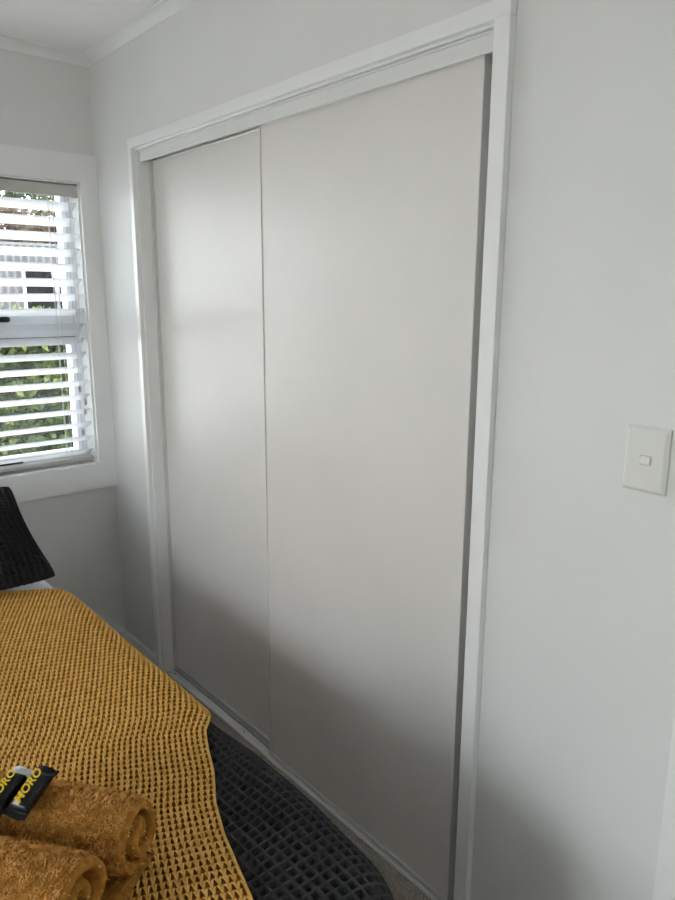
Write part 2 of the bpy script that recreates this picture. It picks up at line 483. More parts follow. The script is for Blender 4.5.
def sash(x0, x1, z0, z1, wside, wtop, wbot, lz):
    g = 0.003
    s = boxes('sash', [(x0 + g, x0 + wside, fy0 - 0.006, fy1 - 0.012, z0 + g, z1 - g), (x1 - wside, x1 - g, fy0 - 0.006, fy1 - 0.012, z0 + g, z1 - g),
                       (x0 + wside, x1 - wside, fy0 - 0.006, fy1 - 0.012, z0 + g, z0 + wbot), (x0 + wside, x1 - wside, fy0 - 0.006, fy1 - 0.012, z1 - wtop, z1 - g)], 'pvc', win)
    boxes('gasket', [(x0, x0 + g, fy0 - 0.001, fy0 + 0.02, z0, z1), (x1 - g, x1, fy0 - 0.001, fy0 + 0.02, z0, z1),
                     (x0, x1, fy0 - 0.001, fy0 + 0.02, z0, z0 + g), (x0, x1, fy0 - 0.001, fy0 + 0.02, z1 - g, z1)], 'gasket', s)
    box('pane', x0 + wside - 0.004, x1 - wside + 0.004, 0.130, 0.134, z0 + wbot - 0.004, z1 - wtop + 0.004, 'glass', s)
    xc = x1 - 0.286
    # black latch: plate, arm and rounded grip
    lt = box('latch', xc - 0.018, xc + 0.03, fy0 - 0.024, fy0 - 0.006, z0 + lz, z0 + lz + 0.022, 'black', s, bevel=0.006)
    box('latch_arm', xc - 0.075, xc + 0.03, fy0 - 0.036, fy0 - 0.024, z0 + lz + 0.002, z0 + lz + 0.020, 'black', lt, bevel=0.005)
    return s
sx1 = fx1 - 0.018
sx0 = fx0 + 0.018
for (a, b_) in ((MX + 0.02, sx1), (sx0, MX - 0.02)):
    sash(a, b_, TR1, fz1 - 0.01, 0.022, 0.020, 0.050, 0.012)
    sash(a, b_, fz0 + 0.012, TR0, 0.022, 0.034, 0.034, 0.004)

# opposite window (daylight for the room)
w2 = struct(empty('window_2', (LX, (OY0 + OY1) / 2, OZ0)))
boxes('architrave', [(LX, LX + T, OY0 - 0.08, OY0, OZ0 - 0.08, OZ1 + 0.08), (LX, LX + T, OY1, OY1 + 0.08, OZ0 - 0.08, OZ1 + 0.08),
                     (LX, LX + T, OY0, OY1, OZ1, OZ1 + 0.08), (LX, LX + T, OY0, OY1, OZ0 - 0.08, OZ0)], 'trim', w2)
boxes('frame', [(LX - 0.12, LX - 0.06, OY0, OY0 + 0.05, OZ0, OZ1), (LX - 0.12, LX - 0.06, OY1 - 0.05, OY1, OZ0, OZ1),
                (LX - 0.12, LX - 0.06, OY0, OY1, OZ0, OZ0 + 0.05), (LX - 0.12, LX - 0.06, OY0, OY1, OZ1 - 0.05, OZ1),
                (LX - 0.12, LX - 0.06, (OY0 + OY1) / 2 - 0.03, (OY0 + OY1) / 2 + 0.03, OZ0, OZ1)], 'pvc', w2)
ym = (OY0 + OY1) / 2
box('pane', LX - 0.092, LX - 0.088, OY0 + 0.05, ym - 0.03, OZ0 + 0.05, OZ1 - 0.05, 'glass', w2)
box('pane', LX - 0.092, LX - 0.088, ym + 0.03, OY1 - 0.05, OZ0 + 0.05, OZ1 - 0.05, 'glass', w2)

# ------------------------------------------------------------------ venetian blind
bx0, bx1 = WX0 + 0.010, WX1 - 0.009
bl = empty('venetian_blind', ((bx0 + bx1) / 2, 0.035, WZ0))
SLW, TAU = 0.061, math.radians(28)
BYC = 0.036
prof_t, prof_b = [], []
for i in range(7):
    s = -1 + 2 * i / 6
    a = s * SLW / 2
    cr = 0.0022 * (1 - s * s)
    prof_t.append((a, cr + 0.0013)); prof_b.append((a, cr - 0.0013))
sprof = prof_t + prof_b[::-1]
# local: a = depth (positive towards the room = -y), inner edge higher
def rot(p, zc):
    a, h = p
    y = -(a * math.cos(TAU) - h * math.sin(TAU))
    z = a * math.sin(TAU) + h * math.cos(TAU)
    return (BYC + y, zc + z)
slat_me = None
ztops = np.linspace(1.866, 0.886, 18)
for i, zt in enumerate(ztops):
    zc = zt - SLW / 2 * math.sin(TAU)
    if slat_me is None:
        s0 = extrude_profile('slat', [rot(p, zc) for p in sprof], 'x', bx0, bx1, 'slat', bl)
        slat_me, z_first = s0.data, zc
    else:
        o = bpy.data.objects.new('slat', slat_me)
        COL.objects.link(o)
        o.parent = bl
        o.matrix_parent_inverse = Matrix.Translation(bl.location).inverted()
        o.location = (0, 0, zc - z_first)
# valance with mitred return at the end
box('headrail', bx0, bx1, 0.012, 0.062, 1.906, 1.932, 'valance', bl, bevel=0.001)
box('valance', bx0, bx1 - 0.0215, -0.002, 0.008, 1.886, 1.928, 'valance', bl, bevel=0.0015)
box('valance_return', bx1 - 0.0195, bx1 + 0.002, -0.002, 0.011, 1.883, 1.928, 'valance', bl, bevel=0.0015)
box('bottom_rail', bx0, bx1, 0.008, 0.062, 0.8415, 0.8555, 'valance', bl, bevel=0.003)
for xc in (-0.175, -0.90, -1.60, -2.33):
    for yy in (0.006, 0.066):
        tube('ladder_cord', [(xc, yy, 1.89), (xc, yy, 0.850)], 0.0009, 'cord', bl, 5)
    tube('lift_cord', [(xc - 0.017, 0.005, 1.89), (xc - 0.017, 0.005, 0.85)], 0.0009, 'cord', bl, 5)
# pull cords with knobs near the end of the blind
for (dx, zend, sway) in ((0.000, 1.155, 0.008), (0.006, 1.100, -0.006), (0.011, 1.060, 0.004), (0.003, 0.975, 0.010)):
    xb = -0.118 + dx
    pts = [(xb + sway * math.sin(k / 8 * math.pi * 1.5), -0.003 - 0.0015 * dx / 0.011, 1.884 + (zend - 1.884) * k / 8) for k in range(9)]
    c = tube('pull_cord', pts, 0.0009, 'cord', bl, 5)
    p = pts[-1]
    lathe('cord_knob', [(0.0015, 0.0), (0.0048, -0.006), (0.0055, -0.018), (0.004, -0.024)], p, 'knob', c, 10)
tag(bl, 'white venetian blind with tilted wide slats hanging in the window', 'blind')

# ------------------------------------------------------------------ outdoors
GZ = -0.5
struct(box('ground', -3.6, 14, -12, 16, GZ - 0.1, GZ, 'ground'))
struct(box('ground_bounce', -16, -3.6, -12, 16, GZ - 0.1, GZ, 'helper_grey'))  # unseen ground added on the left, its tone set for the light it bounces
struct(box('wall_sky_blocker', -7.6, -7.5, -12, 10, GZ, 1.75, 'helper_grey'))  # unseen barrier added to block low sky and darken the upper walls

def leaf_mesh(name, centers, size, material, parent, up_bias=0.3, seed=1):
    g = np.random.default_rng(seed)
    n_ = len(centers)
    d = g.normal(size=(n_, 3)); d /= np.linalg.norm(d, axis=1)[:, None]
    nn = g.normal(size=(n_, 3)); nn[:, 2] += up_bias * 3
    s = np.cross(d, nn); s /= np.linalg.norm(s, axis=1)[:, None] + 1e-9
    nn = np.cross(s, d)
    sz_ = size * g.uniform(0.6, 1.3, size=n_)[:, None]
    c = np.asarray(centers)
    V = np.stack([c - d * sz_ * 0.5, c + s * sz_ * 0.28 + nn * sz_ * 0.06, c + d * sz_ * 0.5 - nn * sz_ * 0.1, c - s * sz_ * 0.28 + nn * sz_ * 0.06], axis=1).reshape(-1, 3)
    Fc = np.arange(n_ * 4).reshape(-1, 4)
    o = from_arrays(name, V, Fc, material, parent, smooth=False)
    o['kind'] = 'stuff'
    return o

def hedge(x0, x1, y0, y1, z1, n_, label):
    t = empty('hedge_bush', ((x0 + x1) / 2, (y0 + y1) / 2, GZ))
    c = np.empty((n_, 3))
    g = np.random.default_rng(5)
    c[:, 0] = g.uniform(x0, x1, n_)
    dep = g.beta(1.2, 2.2, n_)
    c[:, 1] = y0 + (y1 - y0) * dep + 0.06 * np.sin(c[:, 0] * 9)
    c[:, 2] = GZ + 0.05 + (z1 - GZ) * g.uniform(0, 1, n_) + 0.05 * np.sin(c[:, 0] * 6)
    leaf_mesh('foliage', c, 0.075, 'leaf_hedge', t, seed=3)
    for k in range(5):
        xx = x0 + (x1 - x0) * (k + 0.5) / 5
        tube('stem', [(xx, (y0 + y1) / 2, GZ), (xx + 0.04, (y0 + y1) / 2, GZ + 0.8), (xx - 0.05, (y0 + y1) / 2 + 0.05, z1 - 0.1)], [0.02, 0.015, 0.006], 'bark', t, 6)
    return tag(t, label, 'hedge')
hedge(-0.5, 1.9, 1.55, 2.2, 1.33, 30000, 'light green leafy hedge growing close outside the window')

def tree(name, c, crown_z, rad, n_, material, label, leaf, seed):
    t = empty(name, (c[0], c[1], GZ))
    g = np.random.default_rng(seed)
    blobs = [(c[0] + g.uniform(-1, 1) * rad[0] * 0.6, c[1] + g.uniform(-1, 1) * rad[1] * 0.5, crown_z + g.uniform(-1, 1) * rad[2] * 0.55) for _ in range(12)]
    idx = g.integers(0, 12, n_)
    d = g.normal(size=(n_, 3)); d /= np.linalg.norm(d, axis=1)[:, None]
    r = g.uniform(0.45, 1, n_)[:, None] ** 0.5
    cc = np.array(blobs)[idx] + d * r * np.array(rad) * 0.55
    leaf_mesh('foliage', cc, leaf, material, t, seed=seed + 1)
    tube('trunk', [(c[0], c[1], GZ), (c[0] + 0.06, c[1], crown_z * 0.5), (c[0], c[1] + 0.05, crown_z)], [0.10, 0.08, 0.04], 'bark', t, 8)
    for k in range(4):
        b_ = blobs[k]
        tube('branch', [(c[0] + 0.02, c[1], crown_z * 0.6), b_], [0.04, 0.012], 'bark', t, 6)
    return tag(t, label, 'tree')
tree('red_leaf_tree', (2.2, 7.9, 0), 2.05, (1.7, 0.7, 0.62), 9000, 'leaf_red', 'reddish brown leafed tree rising behind the corrugated shed', 0.11, 21)
tree('green_tree', (2.6, 10.0, 0), 4.2, (2.8, 1.4, 2.2), 14000, 'leaf_green', 'tall grey green tree furthest behind the shed', 0.16, 31)

sh = empty('garden_shed', (1.6, 6.6, GZ))
def corrugated(name, x0, x1, z0, z1, y, pitch=0.085, amp=0.024):
    nx = int((x1 - x0) / pitch * 8)
    xs = np.linspace(x0, x1, nx + 1)
    yv = y + amp * np.sin(2 * np.pi * xs / pitch)
    V = np.concatenate([np.stack([xs, yv, np.full_like(xs, z0)], 1), np.stack([xs, yv, np.full_like(xs, z1)], 1)])
    i = np.arange(nx)
    Fc = np.stack([i, i + 1, i + 1 + nx + 1, i + nx + 1], 1)
    return from_arrays(name, V, Fc, 'corr', sh)
SW0, SW1, SZ0, SZ1 = 1.53, 2.45, 1.20, 1.80
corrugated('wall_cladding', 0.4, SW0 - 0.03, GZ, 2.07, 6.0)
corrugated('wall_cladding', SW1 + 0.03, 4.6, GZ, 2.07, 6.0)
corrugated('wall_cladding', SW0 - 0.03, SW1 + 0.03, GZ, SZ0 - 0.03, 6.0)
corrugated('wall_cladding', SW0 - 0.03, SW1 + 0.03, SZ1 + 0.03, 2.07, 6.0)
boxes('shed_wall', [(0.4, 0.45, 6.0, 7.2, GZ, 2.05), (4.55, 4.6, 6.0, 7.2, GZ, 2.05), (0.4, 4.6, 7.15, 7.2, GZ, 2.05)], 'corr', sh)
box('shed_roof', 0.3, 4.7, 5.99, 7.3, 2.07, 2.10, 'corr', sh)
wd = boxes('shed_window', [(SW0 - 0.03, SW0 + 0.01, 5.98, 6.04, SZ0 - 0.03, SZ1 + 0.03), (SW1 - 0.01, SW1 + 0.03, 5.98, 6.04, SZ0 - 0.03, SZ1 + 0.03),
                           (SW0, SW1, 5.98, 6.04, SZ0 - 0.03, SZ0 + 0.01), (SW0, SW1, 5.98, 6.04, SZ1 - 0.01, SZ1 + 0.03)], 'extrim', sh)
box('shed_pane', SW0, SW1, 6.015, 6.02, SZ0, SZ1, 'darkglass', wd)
# tied-back white curtain in the shed window
curt = []
for k in range(9):
    z = SZ1 - (SZ1 - SZ0) * k / 8
    half = 0.012 + 0.055 * abs((k - 5) / 5) ** 1.2
    curt.append((half, z))
V, Fc = [], []
for k, (h_, z) in enumerate(curt):
    for j in range(13):
        V.append((1.905 + 0 * h_ + (-1 + 2 * j / 12) * h_, 6.004 + 0.006 * math.sin(j * 2.1), z))
for k in range(8):
    for j in range(12):
        Fc.append((k * 13 + j, k * 13 + j + 1, (k + 1) * 13 + j + 1, (k + 1) * 13 + j))
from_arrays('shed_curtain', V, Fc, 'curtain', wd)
tag(sh, 'pale corrugated steel shed with a dark window beyond the hedge', 'shed')

# ------------------------------------------------------------------ bed
XR, XL, YF, YH = -0.438, -2.060, -2.275, -0.06     # outer faces of the bedding
Z0 = 0.592
RB, RC = 0.085, 0.10

bed = empty('bed', ((XR + XL) / 2, (YF + YH) / 2, FZ))
mx0, mx1, my0, my1 = XL + 0.05, XR - 0.05, YF + 0.06, YH
box('mattress', mx0, mx1, my0, my1, 0.30, 0.553, 'matt', bed, bevel=0.045, seg=4)
box('base', mx0 + 0.01, mx1 - 0.01, my0 + 0.01, my1, 0.09, 0.298, 'basefab', bed, bevel=0.012)
for xx in (mx0 + 0.12, mx1 - 0.12):
    for yy in (my0 + 0.12, my1 - 0.12):
        lathe('leg', [(0.022, 0), (0.032, 0.12)], (xx, yy, FZ), 'steel', bed, 14)
tag(bed, 'queen bed with mattress and fabric base beneath the charcoal duvet', 'bed')


def puff(u, v):
    return (0.006 * np.sin(u * 4.1 + 1.0) * np.sin(v * 3.7 + 0.4) + 0.004 * np.sin(u * 9.3 + v * 5.1) + 0.003 * np.sin(v * 11.0 - u * 6.0 + 2.0))


def drape(u, v, off=0.0, rb=RB, rc=RC):
    """flat cloth coordinates -> position and outward normal on the made bed"""
    ins = rb + rc
    qx = np.clip(u, XL + ins, XR - ins)
    qy = np.maximum(v, YF + ins)
    dx, dy = u - qx, v - qy
    D = np.sqrt(dx * dx + dy * dy)
    nx = np.where(D > 1e-9, dx / np.maximum(D, 1e-9), 0)
    ny = np.where(D > 1e-9, dy / np.maximum(D, 1e-9), 0)
    d = np.maximum(D - rc, 0)
    a = np.minimum(d / rb, math.pi / 2)
    hang = np.maximum(d - rb * math.pi / 2, 0)
    lim = np.minimum(D, rc)
    hx = lim + rb * np.sin(a) + 0.04 * hang + 0.006 * np.sin((u + v) * 14) * np.minimum(hang * 5, 1)
    X = qx + nx * hx
    Y = qy + ny * hx
    top = np.cos(a)
    Z = Z0 - rb * (1 - np.cos(a)) - hang + puff(u, v) * top
    N = np.stack([nx * np.sin(a), ny * np.sin(a), np.cos(a)], -1)
    Pp = np.stack([X, Y, Z], -1)
    return Pp + N * off, N


def grid_faces(nu, nv):
    i, j = np.meshgrid(np.arange(nu - 1), np.arange(nv - 1), indexing='ij')
    a = (i * nv + j)
    return np.stack([a, a + nv, a + nv + 1, a + 1], -1)


CELL = 0.0197
def waffle(u, v, c=CELL):
    def ridge(t):
        f = np.abs((t / c) % 1.0 - 0.5) * 2      # 1 at the cell border, 0 mid cell
        g_ = np.clip((f - 0.40) / 0.40, 0, 1)
        return g_ * g_ * (3 - 2 * g_)
    return np.maximum(ridge(u), ridge(v))

# charcoal waffle duvet: fine cells on the open side, coarser where the throw covers it
HANG = 0.40
uu = np.concatenate([np.arange(round((XL - 0.30) / CELL), round(-0.98 / CELL), 1 / 3) * CELL, np.arange(round(-0.98 / CELL), (XR + HANG) / CELL, 1 / 8) * CELL])
vv = np.concatenate([np.arange(round((YF - 0.32) / CELL), round(-1.40 / CELL), 1 / 8) * CELL, np.arange(round(-1.40 / CELL), round(-0.70 / CELL), 1 / 3) * CELL])
U, Vv = np.meshgrid(uu, vv, indexing='ij')
Pd, Nd = drape(U, Vv)
# the filling swells a little beyond the weight of the throw
out_t = (U + 0.488) * math.cos(math.radians(25)) - (Vv + 1.575) * math.sin(math.radians(25))
swell = np.clip((out_t - 0.035) / 0.09, 0, 1) * np.clip((-1.50 - Vv) / 0.12, 0, 1) * np.clip((Vv + 2.15) / 0.30, 0, 1)
swell = 0.013 * swell * swell * (3 - 2 * swell)
Pd = Pd + Nd * ((waffle(U, Vv) - 1.0) * 0.0105 + swell)[..., None]
Fq = grid_faces(len(uu), len(vv))
zz = Pd[..., 2]
keep = (zz[:-1, :-1] > 0.14)
Fq = Fq[keep]
Vf = Pd.reshape(-1, 3)
used = np.zeros(len(Vf), bool); used[Fq.ravel()] = True
remap = np.cumsum(used) - 1
du = from_arrays('duvet', Vf[used], remap[Fq], 'waffle', None)
tag(du, 'charcoal black waffle weave duvet hanging over the side of the bed', 'duvet')

# white sheet at the head of the bed
us = np.linspace(XL + 0.045, XR + 0.14, 60)
vs = np.linspace(-0.725, YH - 0.01, 34)
U, Vv = np.meshgrid(us, vs, indexing='ij')
Ps, Ns = drape(U, Vv, -0.013)
o = from_arrays('bed_sheet', Ps.reshape(-1, 3), grid_faces(60, 34).reshape(-1, 4), 'linen')
tag(o, 'white cotton sheet showing between the black pillow and the mustard throw', 'sheet')

# ------------------------------------------------------------------ mustard knitted throw
ANG = math.radians(25)
rib = np.array([-math.sin(ANG), -math.cos(ANG)])     # from the pillow end towards the foot
acr = np.array([math.cos(ANG), -math.sin(ANG)])      # towards the open side of the bed
ORG = np.array([-0.488, -1.575])                     # where its border crosses the bed edge
CW, RH = 0.0113, 0.0165
s0_, s1_ = None, None
# far border passes through (-0.47,-0.70)
sA = float(np.dot(np.array([-0.47, -0.705]) - ORG, rib))
NROW = 94
NCOL = 109
BS = [-1.2, -0.2, -0.02, 0.03, 0.064, 0.13, 0.20, 0.30, 0.387, 0.466, 0.538, 0.70, 1.3]      # gentle waviness of its border
BT = [0.02, 0.03, 0.024, 0.014, 0.005, 0.006, 0.010, 0.004, 0.010, 0.022, 0.034, 0.055, 0.06]
def throw_uv(s, t):
    """s along the ribs, t across (0 at the border, negative inside)"""
    s = s - 0.045 * np.abs(t) * np.exp(-(s - sA) / 0.18)
    tt_ = t + np.interp(s, BS, BT) * np.exp(-np.abs(t) / 0.30)
    u = ORG[0] + s * rib[0] + tt_ * acr[0]
    v = ORG[1] + s * rib[1] + tt_ * acr[1]
    return u, v

TOFF = 0.0045
ws = np.arange(0, NROW * 2 + 1) * RH / 2 + sA
wt = -np.arange(0, NCOL + 1) * CW
S, Tt = np.meshgrid(ws, wt, indexing='ij')
U, Vv = throw_uv(S, Tt)
Pb, Nb = drape(U, Vv, TOFF)
th = empty('knitted_throw', (-0.9, -1.4, Z0))
bk = from_arrays('hole_shade_sheet', Pb.reshape(-1, 3), grid_faces(*S.shape).reshape(-1, 4), 'yarn_shade', th)  # darker sheet under the stitches, painted as shade in the holes

# each stitch: two yarn legs meeting in a peak
seg, sid = 5, 5
rows, cols = np.meshgrid(np.arange(NROW), np.arange(NCOL), indexing='ij')
rows = rows.ravel(); cols = cols.ravel()
sc = sA + (rows + 0.5) * RH
tc_ = -(cols + 0.5) * CW
allV, allF, base = [], [], 0
tp = np.linspace(0, 1, seg)
radp = np.array([0.55, 0.95, 1.0, 0.9, 0.5]) * 0.00232
for sgn in (-1, 1):
    # peak (far end) near the middle, foot spread outwards
    js = nrg.normal(0, 0.0006, len(rows))
    ps = sc[:, None] + RH * (-0.56 + 1.12 * tp)[None, :] + js[:, None]
    pt = tc_[:, None] + sgn * CW * (0.12 + 0.34 * np.sin(tp * math.pi * 0.5) ** 1.3)[None, :] + nrg.normal(0, 0.0004, len(rows))[:, None]
    hh_ = 0.0015 + 0.0052 * np.sin(np.pi * np.clip(tp * 0.9 + 0.08, 0, 1)) + 0.001
    u, v = throw_uv(ps, pt)
    Pc, Nc = drape(u, v, 0.0)
    Pc = Pc + Nc * (TOFF + hh_)[None, :, None]
    tan = np.gradient(Pc, axis=1)
    tan /= np.linalg.norm(tan, axis=2)[..., None]
    side = np.cross(tan, Nc); side /= np.linalg.norm(side, axis=2)[..., None]
    nrm = np.cross(side, tan)
    rr = radp[None, :, None] * nrg.uniform(0.92, 1.08, len(rows))[:, None, None]
    ring = []
    for k in range(sid):
        an = 2 * math.pi * k / sid + 0.3
        ring.append(Pc + (side * math.cos(an) + nrm * math.sin(an)) * rr)
    R_ = np.stack(ring, axis=2)             # (n, seg, sid, 3)
    nst = len(rows)
    allV.append(R_.reshape(-1, 3))
    st = base + np.arange(nst)[:, None, None] * (seg * sid)
    i, k = np.meshgrid(np.arange(seg - 1), np.arange(sid), indexing='ij')
    q = np.stack([i * sid + k, i * sid + (k + 1) % sid, (i + 1) * sid + (k + 1) % sid, (i + 1) * sid + k], -1).reshape(-1, 4)
    allF.append((st + q[None]).reshape(-1, 4))
    base += nst * seg * sid
stt = from_arrays('stitch', np.concatenate(allV), np.concatenate(allF), 'yarn', th)
stt['kind'] = 'stuff'
# bound-off edge cords along the borders
def border(pts_s, pts_t, name='edge_cord'):
    u, v = throw_uv(np.array(pts_s), np.array(pts_t))
    Pp, Nn = drape(u, v, TOFF + 0.0025)
    tube(name, [tuple(p) for p in Pp], 0.0030, 'yarn', th, 6)
s_end = sA + NROW * RH
border(np.linspace(sA, s_end, 120), np.zeros(120))
border(np.full(110, sA), np.linspace(0, -NCOL * CW, 110))
border(np.full(110, s_end), np.linspace(0, -NCOL * CW, 110))
border(np.linspace(sA, s_end, 120), np.full(120, -NCOL * CW))
# little yarn loop standing on the throw
u, v = -0.703, -0.800
Pl, _ = drape(np.array([u]), np.array([v]), 0.012)
lp = [(u + 0.010 * math.sin(a), v - 0.004 * math.sin(a), Pl[0, 2] + 0.013 - 0.013 * math.cos(a)) for a in np.linspace(0, 2 * math.pi, 15)]
tube('yarn_loop', lp, 0.0032, 'yarn', th, 6)
tag(th, 'mustard yellow chunky knitted throw spread over the charcoal duvet', 'blanket')

# ------------------------------------------------------------------ pillows
def pillow(name, corner, ax, bx, nrm, Wd, Hd, thick, material, label, waffles, res):
    """corner: lower right corner; ax points left along the width, bx up the height"""
    ax, bx, nrm = [np.array(Vector(a).normalized()) for a in (ax, bx, nrm)]
    nu, nv = int(Wd / res), int(Hd / res)
    a = np.linspace(0, 1, nu); b_ = np.linspace(0, 1, nv)
    A, B = np.meshgrid(a, b_, indexing='ij')
    p, q = 2 * A - 1, 2 * B - 1
    pe = (1 - np.abs(p) ** 3.2); qe = (1 - np.abs(q) ** 3.2)
    tk = (np.clip(pe, 0, 1) ** 0.55) * (np.clip(qe, 0, 1) ** 0.55)
    # edges drawn in between the corners
    cr_ = 1 - 0.035 * (np.abs(p) * np.abs(q)) ** 8
    px = cr_ * p * (1 - 0.055 * (1 - q * q)); qx = cr_ * q * (1 - 0.06 * (1 - p * p))
    cen = np.array(corner) + ax * Wd / 2 + bx * Hd / 2
    flat = cen + ax * (px * Wd / 2)[..., None] + bx * (qx * Hd / 2)[..., None]
    wr = 0.006 * np.sin(p * 5 + q * 3) * tk
    out = []
    for sg in (1, -1):
        h = sg * (tk * thick / 2 + (wr if sg > 0 else 0))
        if waffles:
            h = h + sg * (waffle(A * Wd, B * Hd) - 1.0) * 0.008 * np.clip(tk * 4, 0, 1)
        out.append(flat + nrm * h[..., None])
    F1 = grid_faces(nu, nv).reshape(-1, 4)
    Vt = np.concatenate([out[0].reshape(-1, 3), out[1].reshape(-1, 3)])
    Ft = np.concatenate([F1, F1[:, ::-1] + nu * nv])
    o = from_arrays(name, Vt, Ft, material)
    bm = bmesh.new(); bm.from_mesh(o.data)
    bmesh.ops.remove_doubles(bm, verts=bm.verts[:], dist=0.0004)
    bmesh.ops.recalc_face_normals(bm, faces=bm.faces[:])
    bm.to_mesh(o.data); bm.free()
    tag(o, label, 'pillow')
    return o
bdir = Vector((-0.005, 0.42, 0.215))
pillow('waffle_pillow', (-0.484, -0.684, 0.639), (-1, 0.02, 0), bdir, Vector((0, -0.215, 0.42)), 0.73, 0.475, 0.15, 'waffle_pillow',
       'black waffle weave pillow propped up at the head of the bed', True, 0.0026)
pillow('bed_pillow', (-0.66, -0.215, 0.625), (-1, 0, 0), (0, 0.35, 0.94), (0, -0.94, 0.35), 0.66, 0.42, 0.12, 'linen',
       'white bed pillow standing against the wall behind the black waffle pillow', False, 0.02)

# ------------------------------------------------------------------ rolled towels
_u, _v = np.meshgrid(np.linspace(-1.15, -0.78, 40), np.linspace(-2.08, -1.62, 40))
ZTOP = float(drape(_u, _v)[0][..., 2].max()) + TOFF + 0.0115       # top of the knit under the towels
def pile(parent, P0, N0, length, name='terry_pile', width=0.0013, seed=3, lean=0.55):
    g = np.random.default_rng(seed)
    n_ = len(P0)
    t = g.normal(size=(n_, 3)) * 0.6 + np.array([0.5, -0.5, -0.6]); t -= N0 * np.sum(t * N0, 1)[:, None]
    t /= np.linalg.norm(t, axis=1)[:, None]
    s = np.cross(N0, t)
    L = length * g.uniform(0.6, 1.25, n_)[:, None]
    base_ = P0 - N0 * 0.0008
    mid = base_ + N0 * L * 0.6 + t * L * lean * 0.35
    tip = base_ + N0 * L * 0.95 + t * L * lean
    V = np.stack([base_ - s * width, base_ + s * width, mid + s * width * 0.9, mid - s * width * 0.9, tip], 1).reshape(-1, 3)
    k = np.arange(n_)[:, None] * 5
    Fc = np.concatenate([k + np.array([[0, 1, 2]]), k + np.array([[0, 2, 3]]), k + np.array([[3, 2, 4]])])
    o = from_arrays(name, V, Fc, 'terry_pile', parent)
    o['kind'] = 'stuff'
    return o


